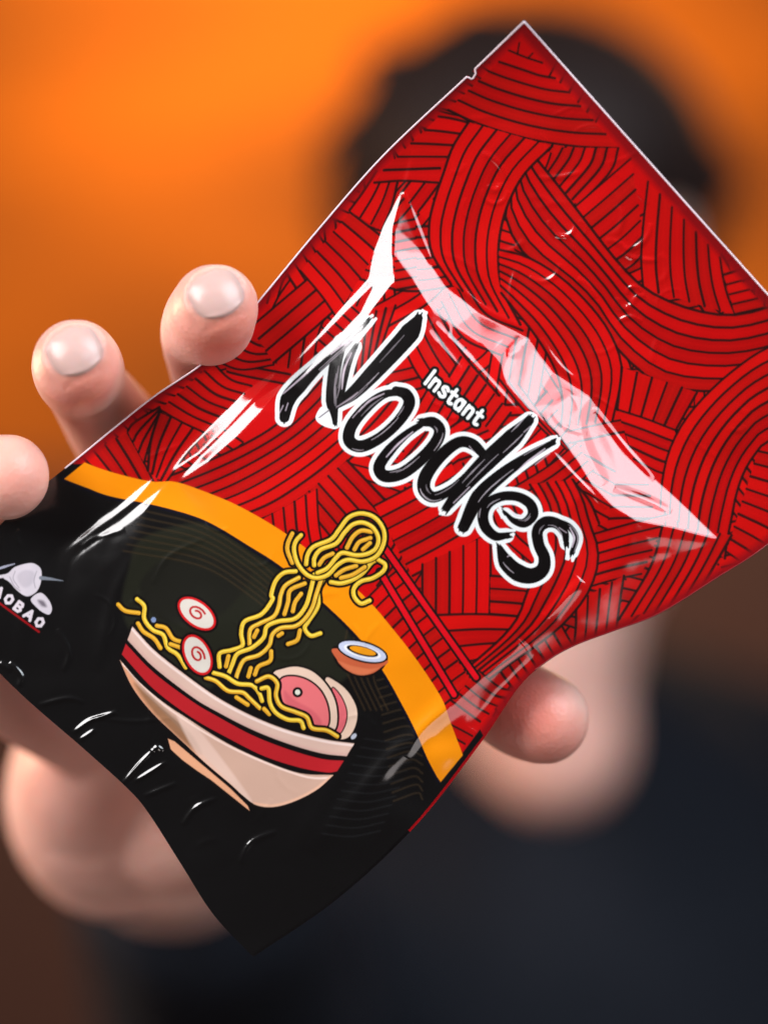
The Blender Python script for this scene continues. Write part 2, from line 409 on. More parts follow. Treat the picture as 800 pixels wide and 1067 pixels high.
# dry-brush streaks
for c, w in TIT:
    C = cat(c, 8); n_ = len(C)
    for j in range(4):
        a0 = rng.integers(0, max(n_-10, 1)); b0 = min(a0+rng.integers(6, 16), n_); sgm = C[a0:b0]
        if len(sgm) < 3: continue
        tn = np.gradient(sgm, axis=0); tn /= np.linalg.norm(tn, axis=1)[:, None]+1e-9
        ww = np.mean(w)*rng.choice([-1, 1])*rng.uniform(.35, .95)
        stroke(sgm+np.stack([-tn[:, 1], tn[:, 0]], 1)*ww, [.15, rng.uniform(.4, .8), .1], (226, 214, 224), 0, soft=1.2, alpha=rng.uniform(.25, .65))
for c, a in [(R4([(470,120),(400,185),(340,235)]), .9), (R4([(455,150),(395,200)]), .7), (R4([(300,260),(220,330),(140,400)]), .8), (R4([(425,230),(395,300),(385,380)]), .95),
             (R4([(365,455),(420,420),(450,395)]), .5), (R4([(470,455),(430,500)]), .6), (R4([(560,400),(500,430),(455,475)]), .7),
             (R2([(360,300),(330,325),(305,352)]), .8), (R2([(385,290),(350,318)]), .6), (R2([(478,330),(492,348)]), .5),
             (R2([(478,415),(445,448)]), .7), (R2([(635,335),(600,362),(575,385)]), .8), (R2([(645,345),(615,368)]), .5),
             (R2([(606,288),(592,300)]), .6), (E4([(655,480),(672,520),(664,560)]), .9), (E4([(610,480),(640,500)]), .6), (E4([(400,400),(430,430),(460,430)]), .5),
             (R4([(150,470),(160,440)]), .6), (R4([(125,480),(140,450)]), .6), (E4([(395,600),(410,590)]), .6)]:
    stroke(c, [.4, 1.0, .4], (232, 214, 228), 6, soft=1.3, alpha=a)
fill(R4([(275,500),(300,455),(330,470),(345,540),(300,530)]), (244, 246, 248), reg=1)
stroke(R4([(290,500),(330,470)]), .7, (120,110,116), 0)
# "Instant"
GL = {'I': ([[(.18,0),(.18,1)]], .42), 'n': ([[(.05,0),(.05,.66)], [(.05,.45),(.16,.62),(.34,.64),(.43,.5),(.43,0)]], .66),
      's': ([[(.4,.56),(.25,.67),(.08,.6),(.08,.44),(.34,.28),(.4,.12),(.24,0),(.03,.08)]], .58), 't': ([[(.16,.95),(.16,.14),(.26,0),(.4,.04)], [(.0,.64),(.38,.64)]], .52),
      'a': ([[(.44,.66),(.44,0)], [(.44,.46),(.3,.66),(.1,.58),(.04,.3),(.14,.03),(.3,.02),(.44,.2)]], .68)}
org = np.array([440.5, 397.5]); ax = np.array([.776, .631]); up = np.array([.60, -.80])
strokes_i = []; xx = 0
for ch in 'Instant':
    g, adv = GL[ch]
    for s_ in g: strokes_i.append([tuple(org+ax*(xx+q[0]*1.05)*16.5+up*q[1]*16.5) for q in s_])
    xx += adv*1.12
for s_ in strokes_i: stroke(s_, 5.0, (12, 14, 14), 5, 1)
for s_ in strokes_i: stroke(s_, 1.75, (246, 250, 248), 5, 1)

# ------------------------------------------------------------------ print: maker's mark
WHT = (214, 206, 214)
def L7(pts): return T(0, 560, 7.62, pts)
fill(L7([(40,300),(75,275),(115,238),(200,210),(270,208),(325,255),(325,350),(290,430),(215,468),(140,425),(75,355),(30,325)]), WHT, reg=4)
fill(L7([(140,300),(200,260),(270,280),(260,360),(200,400),(150,360)]), (186, 178, 188), soft=3, alpha=.7)
for q in ([(75,310),(110,380),(160,425)], [(120,270),(105,330),(150,400)], [(290,270),(270,340),(280,400)]): stroke(L7(q), .5, (130,122,134), 5, alpha=.6)
fill(L7([(245,490),(320,440),(385,495),(412,565),(390,612),(335,592),(280,545)]), WHT, reg=4); fill(L7([(300,500),(345,505),(370,550),(330,545)]), (120,112,122), soft=3)
stroke(L7([(-40,260),(30,235),(115,210)]), [.8,1.2,.4], (170,172,190), 5, 4); stroke(L7([(-60,320),(0,312),(70,300)]), 1.6, WHT, 5, 4)
stroke(L7([(325,322),(400,330),(500,345)]), [2,1.4,.3], (120,126,136), 5, 4)
LT = {'B': [[(0,0),(0,1),(.4,1),(.5,.75),(.4,.52),(.05,.52)], [(.4,.52),(.56,.27),(.42,0),(0,0)]], 'A': [[(-.05,0),(.3,1),(.65,0)], [(.1,.32),(.5,.32)]],
      'O': [[(.3,0),(.02,.25),(.02,.75),(.3,1),(.58,.75),(.58,.25),(.3,0)]]}
ax2 = np.array([.80, .60]); up2 = np.array([.60, -.80]); o2 = np.array([41.3, 648.6])
for i, ch in enumerate('BAOBAO'):
    oc = o2-ax2*13.3*(5-i)
    for s_ in LT[ch]:
        stroke([tuple(oc+ax2*(q[0]-.3)*11.5+up2*(q[1]-.5)*9.2) for q in s_], 1.5, (226, 216, 224), 0, 4)
stroke([tuple(o2-ax2*13.3*5.5+up2*-9.5), (40.5,658.5)], 1.1, (150, 14, 22), 0, 4)

# ------------------------------------------------------------------ relief of the packet (art units, + towards camera)
X0, Y0, HW, HH = -120, -20, 1080, 1080
cv, ce = [], []
def cl(pts, hs, closed=False):
    hs = np.broadcast_to(np.array(hs, float), (len(pts),)) if np.ndim(hs) == 0 else hs
    s = len(cv)
    for (x, y), h in zip(pts, hs): cv.append((x, y, h))
    for i in range(len(pts)-1): ce.append((s+i, s+i+1))
    if closed: ce.append((len(cv)-1, s))
ol = [tuple(p) for p in resample(cat(LEFT, 8), 30)]+[tuple(p) for p in resample(cat(BOT, 8), 18)[1:]]+[tuple(p) for p in resample(cat(RIGHT, 8), 34)[::-1][1:]]+[tuple(p) for p in resample(np.array(TOP, float), 14)[::-1][1:-1]]
cl(ol, 0, True)
SL = .56
# upper right bevel of the filled block
bo = [(417,197),(440,262),(463,297),(497,325),(549,350),(575,386),(613,411),(640,452),(672,490),(702,517),(750,563)]
binn = [(431,292),(450,322),(475,340),(500,357),(517,374),(527,397),(552,427),(582,452),(600,477),(617,506),(638,528),(662,543),(704,551)]
cl(bo, [0, 0, 0, 0, 3, 0, 3, 0, 0, 0, 0])
bo_a = np.array(bo, float)
def dist_line(p, L):
    L = np.array(L, float); return min(segdist(np.array([p], float), L[i], L[i+1])[0][0] for i in range(len(L)-1))
cl(binn, [SL*dist_line(p, bo)+1 for p in binn])
# left bevel: a strip, a shelf, a second strip
def offset(L, d):
    L = np.array(L, float); t = np.gradient(L, axis=0); t /= np.linalg.norm(t, axis=1)[:, None]
    return L+np.stack([t[:, 1], -t[:, 0]], 1)*d       # to the right-down for lines running down-left
lo = [(414,203),(398,236),(389,262),(384,290),(358,318),(326,354),(290,385),(254,409),(228,436),(200,464),(170,488),(137,515),(104,539),(60,570)]
d1 = [3,5,7,9,6,4,8,11,12,11,8,7,8,8]
s1_ = [.5,.56,.56,.56,.56,.5,.15,.56,.56,.56,.1,.56,.35,.1]
OD = [(1,.1)]*4+[(.9,.4)]+[(.72,.69)]*9
l1 = np.array(lo, float)+np.array([[o[0]*d, o[1]*d] for o, d in zip(OD, d1)])
h1 = [a*b for a, b in zip(d1, s1_)]
d2 = [2,4,8,11,14,12,6,4,3,4,6,7,6,6]
l2 = l1+np.array([[o[0]*d, o[1]*d] for o, d in zip(OD, d2)]); h2 = [a+b*(.56 if i < 4 else .1) for i, (a, b) in enumerate(zip(h1, d2))]
d3 = [1,3,5,7,7,6,8,12,12,9,6,8,8,6]
l3 = l2+np.array([[o[0]*d, o[1]*d] for o, d in zip(OD, d3)]); h3 = [a+b*s for a, b, s in zip(h2, d3, s1_)]
cl(lo, 0.0); cl([tuple(p) for p in l1], h1); cl([tuple(p) for p in l2], h2); cl([tuple(p) for p in l3], h3)
# top of the block and soft falls
for (x, y, h) in [(425,400,31),(470,440,34),(380,460,27),(520,500,33),(440,520,32),(350,520,24),(560,560,27),(500,600,27),(620,570,17),(430,620,26),
                  (300,560,22),(300,640,22),(230,560,16),(220,640,18),(150,620,11),(250,730,18),(350,700,22),(400,700,20),(330,790,14),(180,760,9),(250,860,6),(60,650,5),(400,790,12),(330,880,5),(440,760,10),(540,640,22),(590,618,22),(640,598,17),(690,585,11),(520,678,17),(560,655,15),(610,640,13),(480,715,15),(450,790,10),(400,850,8),(470,660,24),(100,600,8),(120,700,9),(150,560,13)]:
    cv.append((x, y, h))
vs, es, fs, ov, oe, of = delaunay_2d_cdt([Vector((a[0], a[1])) for a in cv], ce, [], 0, 1e-4)
hz = []
cva = np.array(cv)
for i, v in enumerate(vs):
    if ov[i]: hz.append(cva[ov[i][0], 2])
    else:
        d = np.hypot(cva[:, 0]-v.x, cva[:, 1]-v.y); k = np.argsort(d)[:2]; w = 1/(d[k]+1e-3); hz.append(float((cva[k, 2]*w).sum()/w.sum()))
H = np.zeros((HH, HW))
for f in fs:
    for j in range(1, len(f)-1):
        a, b, c = [(vs[q].x-X0, vs[q].y-Y0, hz[q]) for q in (f[0], f[j], f[j+1])]
        x0 = max(int(min(a[0], b[0], c[0])), 0); x1 = min(int(max(a[0], b[0], c[0]))+2, HW); y0 = max(int(min(a[1], b[1], c[1])), 0); y1 = min(int(max(a[1], b[1], c[1]))+2, HH)
        den = (b[1]-c[1])*(a[0]-c[0])+(c[0]-b[0])*(a[1]-c[1])
        if abs(den) < 1e-9 or x1 <= x0 or y1 <= y0: continue
        yy, xx_ = np.mgrid[y0:y1, x0:x1]
        l0 = ((b[1]-c[1])*(xx_-c[0])+(c[0]-b[0])*(yy-c[1]))/den; l1b = ((c[1]-a[1])*(xx_-c[0])+(a[0]-c[0])*(yy-c[1]))/den; l2b = 1-l0-l1b
        m = (l0 >= -1e-6) & (l1b >= -1e-6) & (l2b >= -1e-6)
        H[y0:y1, x0:x1][m] = (l0*a[2]+l1b*b[2]+l2b*c[2])[m]
def blur(A, s):
    r = int(3*s)+1; k = np.exp(-.5*(np.arange(-r, r+1)/s)**2); k /= k.sum()
    A = np.apply_along_axis(lambda m: np.convolve(np.pad(m, r, mode='edge'), k, 'valid'), 1, A)
    return np.apply_along_axis(lambda m: np.convolve(np.pad(m, r, mode='edge'), k, 'valid'), 0, A)
Hs = blur(H, 1.7); Hb = blur(H, 7)
yy, xx_ = np.mgrid[0:HH, 0:HW]; XX = xx_+X0; YY = yy+Y0
# crisp only round the two bevels, soft elsewhere
M = np.zeros((HH, HW))
def mark(A, pts, r, val=1.0, mode='max', taper=False):
    C = resample(cat(pts, 6), 60) if len(pts) > 2 else resample(np.array(pts, float), 40)
    R3 = int(3.2*r)+2
    acc = np.full_like(A, 1e9)
    tt = np.zeros_like(A)
    bx0 = max(int(C[:, 0].min()-X0-R3), 0); bx1 = min(int(C[:, 0].max()-X0+R3), HW); by0 = max(int(C[:, 1].min()-Y0-R3), 0); by1 = min(int(C[:, 1].max()-Y0+R3), HH)
    sx = XX[by0:by1, bx0:bx1].ravel(); sy = YY[by0:by1, bx0:bx1].ravel(); q = np.stack([sx, sy], 1).astype(float)
    best = np.full(len(q), 1e9); bt = np.zeros(len(q))
    for i in range(len(C)-1):
        d, t = segdist(q, C[i], C[i+1]); m = d < best; best[m] = d[m]; bt[m] = (i+t[m])/(len(C)-1)
    g = np.exp(-.5*(best/r)**2)
    if taper: g *= np.clip(np.sin(np.pi*np.clip(bt, 0, 1)), 0, 1)**.5
    sub = A[by0:by1, bx0:bx1]; g = g.reshape(sub.shape)*val
    if mode == 'max': np.maximum(sub, g, out=sub)
    else: sub += g
mark(M, bo, 26); mark(M, binn, 20); mark(M, lo, 22)
M = np.clip(M*1.6, 0, 1)
Hh = Hs*M+Hb*(1-M)
# ridges and crinkles: (points, sigma, amplitude)
RID = [
 ([(421,200),(436,240),(450,276)], 2.0, 1.8), ([(619,424),(648,462),(682,500)], 2.2, 2.0), ([(470,288),(500,318),(545,342)], 2.2, 1.2), ([(563,352),(580,378),(606,402)], 2.2, 1.6),
 ([(452,336),(490,375),(540,430)], 2.2, 1.5), ([(574,470),(600,498),(632,530)], 1.8, 2.0), ([(445,345),(480,385)], 2.5, .8),
 ([(606,604),(580,632),(548,668)], 5, 3.2), ([(598,600),(566,640)], 4, -1.5), ([(545,672),(500,708),(440,760),(400,800),(345,862),(325,890)], 8, 4.6), ([(560,680),(520,720),(492,760)], 6, -3.0),
 ([(640,560),(690,560),(745,566)], 5, .6), ([(625,590),(660,584),(700,574)], 4, .5),
 ([(385,750),(360,800),(330,850),(300,900)], 9, 1.6), ([(470,735),(440,760),(424,790)], 4, 1.2),
 ([(158,610),(176,580),(215,560)], 2.0, .9), ([(85,570),(100,560),(130,552)], 2, .6), ([(158,610),(170,640),(200,660)], 2.5, .6),
 ([(128,817),(146,796),(160,782)], 1.6, 2.2), ([(158,784),(164,779),(170,783)], 1.5, 2.0), ([(140,815),(156,805),(174,794)], 1.5, 1.7), ([(76,764),(92,752),(106,747),(122,742)], 1.6, 2.2), ([(82,772),(100,760)], 1.5, 1.4), ([(150,830),(185,816)], 1.8, 1.2),
 ([(40,735),(70,728),(88,732)], 1.8, 1.3), ([(10,690),(22,704),(20,716)], 1.8, 2.0), ([(190,860),(204,842),(226,832)], 1.8, 1.6), ([(250,900),(262,878),(290,866)], 2, 1.5), ([(60,655),(72,680),(66,700)], 2, 1.2),
 ([(544,352),(530,372),(522,396)], 4.5, 1.4), ([(556,356),(552,385),(545,412)], 6, -1.0), ([(610,414),(604,440),(612,470),(630,505)], 4, 1.3), ([(618,430),(640,465),(650,500)], 6, -1.1), ([(596,408),(580,425),(566,436)], 4.5, .9), ([(470,308),(500,338),(520,358)], 5, .6), ([(640,508),(672,520),(700,533)], 3, -2.0), ([(100,748),(140,752),(180,748)], 1.8, .6), ([(0,690),(12,700)], 2, 1.3),
 ([(150,565),(120,620),(100,700)], 5, .9), ([(60,560),(30,600),(20,690)], 5, .9), ([(200,830),(240,900)], 6, .9),
 ([(160,500),(205,450),(235,425)], 3, -.8), ([(150,478),(190,462)], 1.6, .9),
]
for pts, s, a in RID: mark(Hh, pts, s, a, 'add', True)
# fine crumple in the flat seal area and down the edges
for i in range(70):
    if i < 46: x = rng.uniform(430, 840); y = rng.uniform(90, 470)
    else: x = rng.uniform(0, 420); y = rng.uniform(480, 900)
    a = rng.uniform(0, 6.28); l = rng.uniform(8, 30); c = rng.uniform(-1.6, 1.6)
    pts = [(x, y)]
    for k in range(4): pts.append((pts[-1][0]+l*.5*math.cos(a), pts[-1][1]+l*.5*math.sin(a))); a += c*.5
    mark(Hh, pts, rng.uniform(1.4, 2.6), rng.uniform(.25, .75), 'add', True)
for i in range(20):
    x = rng.uniform(470, 700); y = 150+(x-470)*.75+rng.uniform(-60, 90); a = rng.uniform(0, 6.28); c = rng.uniform(-1.3, 1.3); l = rng.uniform(8, 20)
    pts = [(x, y)]
    for k in range(4): pts.append((pts[-1][0]+l*.6*math.cos(a), pts[-1][1]+l*.6*math.sin(a))); a += c*.7
    mark(Hh, pts, rng.uniform(1.7, 2.6), rng.uniform(.9, 1.6), 'add', True)
def vnoise(scale, seed):
    r = np.random.default_rng(seed); n = r.normal(size=(HH//scale+4, HW//scale+4))
    fy = yy/scale; fx = xx_/scale; iy = fy.astype(int); ix = fx.astype(int); ty = fy-iy; tx = fx-ix
    ty = ty*ty*(3-2*ty); tx = tx*tx*(3-2*tx)
    return (n[iy, ix]*(1-ty)*(1-tx)+n[iy, ix+1]*(1-ty)*tx+n[iy+1, ix]*ty*(1-tx)+n[iy+1, ix+1]*ty*tx)
wob = vnoise(90, 1)*1.6+vnoise(42, 2)*.7+vnoise(20, 3)*.16
Hh = Hh+blur(wob, 2)
def samp(A, pts):
    fx = np.clip(pts[:, 0]-X0, 0, HW-1.01); fy = np.clip(pts[:, 1]-Y0, 0, HH-1.01); ix = fx.astype(int); iy = fy.astype(int); tx = fx-ix; ty = fy-iy
    return A[iy, ix]*(1-tx)*(1-ty)+A[iy, ix+1]*tx*(1-ty)+A[iy+1, ix]*(1-tx)*ty+A[iy+1, ix+1]*tx*ty
def bend(pts):   # slow bow of the whole packet
    u = ((pts[:, 0]-400)*.7+(pts[:, 1]-500)*.7)/500; w = ((pts[:, 0]-400)*.7-(pts[:, 1]-500)*.7)/500
    wl = ((pts[:, 0]-400)-(pts[:, 1]-500))*.7; ul = ((pts[:, 0]-400)+(pts[:, 1]-500))*.7
    return -5*u*u+.0011*np.clip(wl-190, 0, None)**2+.0028*np.clip(-165-ul, 0, None)**2*np.clip((wl+150)/120, 0, 1)
def world(pts, h):
    k = 1-h*PX/D0
    return np.stack([(pts[:, 0]-400)*PX*k, -h*PX, (533.5-pts[:, 1])*PX*k], 1)
HV = samp(Hh, P)+bend(P)+1.2
XYZ = world(P, HV)

# ------------------------------------------------------------------ materials
def film_mat(name, attr=None, color=(.5, .01, .01), rough=.16):
    m, nt, b = node_mat(name)
    if attr:
        a = nt.nodes.new('ShaderNodeVertexColor'); a.layer_name = attr; nt.links.new(a.outputs[0], b.inputs['Base Color'])
    else: b.inputs['Base Color'].default_value = (*color, 1)
    b.inputs['Roughness'].default_value = .5; b.inputs['Specular IOR Level'].default_value = .06
    b.inputs['Coat Weight'].default_value = 1; b.inputs['Coat Roughness'].default_value = rough; b.inputs['Coat IOR'].default_value = 1.85
    tc = nt.nodes.new('ShaderNodeTexCoord'); n = nt.nodes.new('ShaderNodeTexNoise'); n.inputs['Scale'].default_value = 420; n.inputs['Detail'].default_value = 2
    bu = nt.nodes.new('ShaderNodeBump'); bu.inputs['Strength'].default_value = .03; bu.inputs['Distance'].default_value = .0006
    nt.links.new(tc.outputs['Object'], n.inputs['Vector']); nt.links.new(n.outputs[0], bu.inputs['Height']); nt.links.new(bu.outputs[0], b.inputs['Coat Normal'])
    return m
M_PRINT = film_mat('glossy printed film', 'print', rough=.12)
M_BACK = film_mat('red back film', None, tuple(lin((190, 8, 20))), .12)
M_BACKK = film_mat('black back film', None, (.004, .004, .005), .12)
M_EDGE, nt, b = node_mat('pale cut edge'); b.inputs['Base Color'].default_value = (.9, .74, .80, 1); b.inputs['Roughness'].default_value = .3
M_EDGED, nt, b = node_mat('dark red cut edge'); b.inputs['Base Color'].default_value = (.22, .015, .02, 1); b.inputs['Roughness'].default_value = .3

# ------------------------------------------------------------------ packet
packet = bpy.data.objects.new('noodle_packet', None); COL.objects.link(packet)
tag(packet, 'glossy red and black instant noodle packet held up in one hand', 'food packet')
# normals from the grid
A3 = XYZ.reshape(NV, NU, 3); du = np.gradient(A3, axis=1); dv = np.gradient(A3, axis=0)
NRM = np.cross(dv, du); NRM /= np.linalg.norm(NRM, axis=2)[..., None]+1e-12
if NRM[..., 1].mean() > 0: NRM = -NRM
NRM = NRM.reshape(-1, 3)
ii = np.arange(NV*NU).reshape(NV, NU)
F = np.stack([ii[:-1, :-1], ii[1:, :-1], ii[1:, 1:], ii[:-1, 1:]], -1).reshape(-1, 4)
fc = P[F].mean(1)
notch = np.hypot(fc[:, 0]-491.5, fc[:, 1]-77.5) < 3.6
F = F[~notch]
freg = np.where((REG[F] == REG[F[:, :1]]).all(1), REG[F[:, 0]], REG[F].min(1))
def make_grid(name, faces):
    used = np.unique(faces); rm = np.full(len(P), -1); rm[used] = np.arange(len(used)); fl = rm[faces]
    me = bpy.data.meshes.new(name); me.vertices.add(len(used)); me.vertices.foreach_set('co', XYZ[used].astype(np.float32).ravel())
    me.loops.add(fl.size); me.loops.foreach_set('vertex_index', fl.astype(np.int32).ravel())
    me.polygons.add(len(fl)); me.polygons.foreach_set('loop_start', np.arange(0, fl.size, 4, dtype=np.int32))
    me.update(calc_edges=True)
    ca = me.color_attributes.new('print', 'FLOAT_COLOR', 'POINT')
    ca.data.foreach_set('color', np.c_[RGB[used], np.ones(len(used))].astype(np.float32).ravel())
    o = link(name, me, [M_PRINT], packet)
    me.normals_split_custom_set_from_vertices(NRM[used].astype(np.float32))
    return o
for r, nm in ((0, 'front_film'), (1, 'title_lettering'), (2, 'bowl_picture'), (3, 'orange_stripe'), (4, 'maker_emblem')):
    make_grid(nm, F[freg == r])
# back film, bulging away
RB2 = [(x+(2.2 if y > 770 else .3), y+(1.6 if y > 770 else .2)) for x, y in RIGHT]
gb = coons(90, 140, RB2); pb = gb.reshape(-1, 2)
edge_u = np.tile(np.minimum(np.linspace(0, 1, 90), 1-np.linspace(0, 1, 90)), 140); edge_v = np.repeat(np.minimum(np.linspace(0, 1, 140), 1-np.linspace(0, 1, 140)), 90)
ev = np.clip(np.minimum(edge_u/.2, edge_v/.25), 0, 1)
hb = samp(Hh-blur(wob, 2)*0, pb)*(1-ev)*.0+bend(pb)+samp(blur(wob, 2), pb)-.6-30*np.sin(ev*math.pi/2)**2
xb = world(pb, hb); ib = np.arange(140*90).reshape(140, 90)
fb = np.stack([ib[:-1, :-1], ib[:-1, 1:], ib[1:, 1:], ib[1:, :-1]], -1).reshape(-1, 4)
fbc = pb[fb].mean(1); fb = fb[np.hypot(fbc[:, 0]-491.5, fbc[:, 1]-77.5) > 6]
me = bpy.data.meshes.new('back_film'); me.from_pydata(xb.tolist(), [], fb.tolist()); link('back_film', me, [M_BACK, M_BACKK], packet)
me.polygons.foreach_set('material_index', ((pb[fb].mean(1)[:, 1] > 866) | (pb[fb].mean(1)[:, 0]+.9*(pb[fb].mean(1)[:, 1]-700) < 330)).astype(int))

def tube_mesh(pts, rad, seg=8):
    pts = [Vector(p) for p in pts]; n = len(pts); vs_, fs_ = [], []
    rad = [rad]*n if isinstance(rad, (int, float)) else rad
    ref = Vector((0, 1, 0)); 
    for i, p in enumerate(pts):
        t = (pts[min(i+1, n-1)]-pts[max(i-1, 0)]).normalized()
        a = t.cross(ref)
        if a.length < 1e-3: a = t.cross(Vector((1, 0, 0)))
        a.normalize(); b_ = a.cross(t)
        for k in range(seg):
            an = 2*math.pi*k/seg; vs_.append(p+(a*math.cos(an)+b_*math.sin(an))*rad[i])
    for i in range(n-1):
        for k in range(seg):
            fs_.append((i*seg+k, i*seg+(k+1) % seg, (i+1)*seg+(k+1) % seg, (i+1)*seg+k))
    fs_.append(tuple(range(seg))[::-1]); fs_.append(tuple((n-1)*seg+k for k in range(seg)))
    return vs_, fs_
def rim(name, poly, r, mat, lift=.4):
    pp = np.array(poly); h = samp(Hh, pp)+bend(pp)+1.0+lift
    me = bpy.data.meshes.new(name); v, f = tube_mesh(world(pp, h).tolist(), r*PX, 6); me.from_pydata([tuple(q) for q in v], [], f); me.update()
    return link(name, me, [mat], packet)
Lc = resample(cat(LEFT, 16), 500)
lp = []
for p in Lc:
    if np.hypot(p[0]-491, p[1]-76) < 4.5:
        continue
    lp.append(tuple(p))
k = min(range(len(lp)), key=lambda i: abs(lp[i][0]-488)+abs(lp[i][1]-79)) 
lp = [p for p in lp]
upper = [p for p in lp if p[1] < 74.5]; lower = [p for p in lp if p[1] >= 74.5 and p[0] > 66]
nt_pts = [(494.0,79.0),(493.0,81.0),(491,82),(488.8,80.6)]
rim('cut_edge', resample(np.array(TOP, float), 200).tolist()[::-1]+upper+[(495.5,76.5)]+nt_pts+lower, .95, M_EDGE)
rim('cut_edge', [tuple(p) for p in resample(cat(RIGHT, 16), 500) if p[1] < 700], .6, M_EDGED, .2)

# ------------------------------------------------------------------ person
def union_mesh(chains, voxel, smooth_it=6, ell_=()):
    vv, ff = [], []
    def add(v, f):
        s = len(vv); vv.extend([tuple(q) for q in v]); ff.extend([tuple(s+i for i in g) for g in f])
    for ch in chains:
        C = np.array([[*Vector(p), r] for p, r in ch], float); C = cat(C, 6) if len(C) > 2 else resample(C, 8)
        # round end caps
        def sph(c, r, n=16):
            v = []; f = []
            for i in range(1, n):
                for j in range(2*n):
                    th = math.pi*i/n; ph = math.pi*j/n; v.append((c[0]+r*math.sin(th)*math.cos(ph), c[1]+r*math.sin(th)*math.sin(ph), c[2]+r*math.cos(th)))
            for i in range(n-2):
                for j in range(2*n): f.append((i*2*n+j, i*2*n+(j+1) % (2*n), (i+1)*2*n+(j+1) % (2*n), (i+1)*2*n+j))
            f.append(tuple(range(2*n))[::-1]); f.append(tuple((n-2)*2*n+j for j in range(2*n)))
            return v, [g[::-1] for g in f]
        for c in C: add(*sph(c[:3], c[3], 12))
    for c, r, rot in ell_:
        n = 24; v = []; f = []
        for i in range(1, n):
            for j in range(2*n):
                th = math.pi*i/n; ph = math.pi*j/n; q = Vector((r[0]*math.sin(th)*math.cos(ph), r[1]*math.sin(th)*math.sin(ph), r[2]*math.cos(th)))
                q.rotate(rot); v.append(Vector(c)+q)
        for i in range(n-2):
            for j in range(2*n): f.append((i*2*n+j, (i+1)*2*n+j, (i+1)*2*n+(j+1) % (2*n), i*2*n+(j+1) % (2*n)))
        f.append(tuple(range(2*n))); f.append(tuple((n-2)*2*n+j for j in range(2*n))[::-1])
        add(v, f)
    me = bpy.data.meshes.new('tmp'); me.from_pydata(vv, [], ff); me.update()
    o = bpy.data.objects.new('tmp', me); COL.objects.link(o)
    r = o.modifiers.new('r', 'REMESH'); r.mode = 'VOXEL'; r.voxel_size = voxel; r.adaptivity = 0
    s = o.modifiers.new('s', 'SMOOTH'); s.factor = .5; s.iterations = smooth_it
    dg = bpy.context.evaluated_depsgraph_get(); ev_ = o.evaluated_get(dg); m2 = bpy.data.meshes.new_from_object(ev_)
    bpy.data.objects.remove(o); return m2
from mathutils import Euler
R0 = Euler((0, 0, 0))
mm = .001
fingers = [
 [(W(224,320,-.0075), 7.3*mm), (W(216,340,.004), 7.9*mm), (W(214,362,.016), 7.3*mm), (W(240,425,.034), 8.4*mm), (W(275,490,.045), 8.6*mm), (W(310,560,.052), 10*mm)],
 [(W(79,378,-.0095), 7.3*mm), (W(82,386,.002), 7.8*mm), (W(92,406,.014), 7.2*mm), (W(125,455,.034), 8.4*mm), (W(170,530,.045), 8.8*mm), (W(230,620,.054), 10*mm)],
 [(W(8,496,-.008), 7.0*mm), (W(4,500,.004), 7.4*mm), (W(8,525,.016), 7.0*mm), (W(40,580,.034), 8*mm), (W(90,630,.045), 8.4*mm), (W(150,690,.056), 10*mm)],
 [(W(-62,640,.002), 6.2*mm), (W(-52,660,.012), 6.6*mm), (W(-30,690,.022), 6.6*mm), (W(8,722,.038), 7.4*mm), (W(50,745,.048), 8*mm), (W(110,765,.058), 10*mm)],
 [(W(566,749,.012), 7.9*mm), (W(545,740,.015), 8.2*mm), (W(500,718,.024), 7.4*mm), (W(450,712,.030), 8.8*mm), (W(380,760,.044), 11*mm), (W(280,810,.062), 15*mm), (W(190,830,.085), 19*mm)],
]
palm = [
 [(W(310,560,.052), 10.5*mm), (W(290,680,.062), 13*mm), (W(230,790,.078), 17*mm), (W(170,850,.10), 20*mm)],
 [(W(230,620,.054), 10.5*mm), (W(220,720,.064), 13*mm), (W(170,850,.10), 20*mm)],
 [(W(150,690,.056), 10.5*mm), (W(140,770,.07), 14*mm), (W(130,850,.10), 20*mm)],
 [(W(110,765,.058), 10.5*mm), (W(95,810,.075), 14*mm), (W(122,850,.10), 20.5*mm)],
 [(W(100,780,.075), 15*mm), (W(110,830,.09), 19.5*mm), (W(122,850,.11), 20.5*mm), (W(145,850,.15), 21.5*mm)],
 [(W(130,850,.10), 20.5*mm), (W(145,850,.16), 21.5*mm), (W(180,862,.25), 23*mm), (W(220,930,.34), 30*mm)],
]
hand = union_mesh(fingers+palm, .00075, 12)
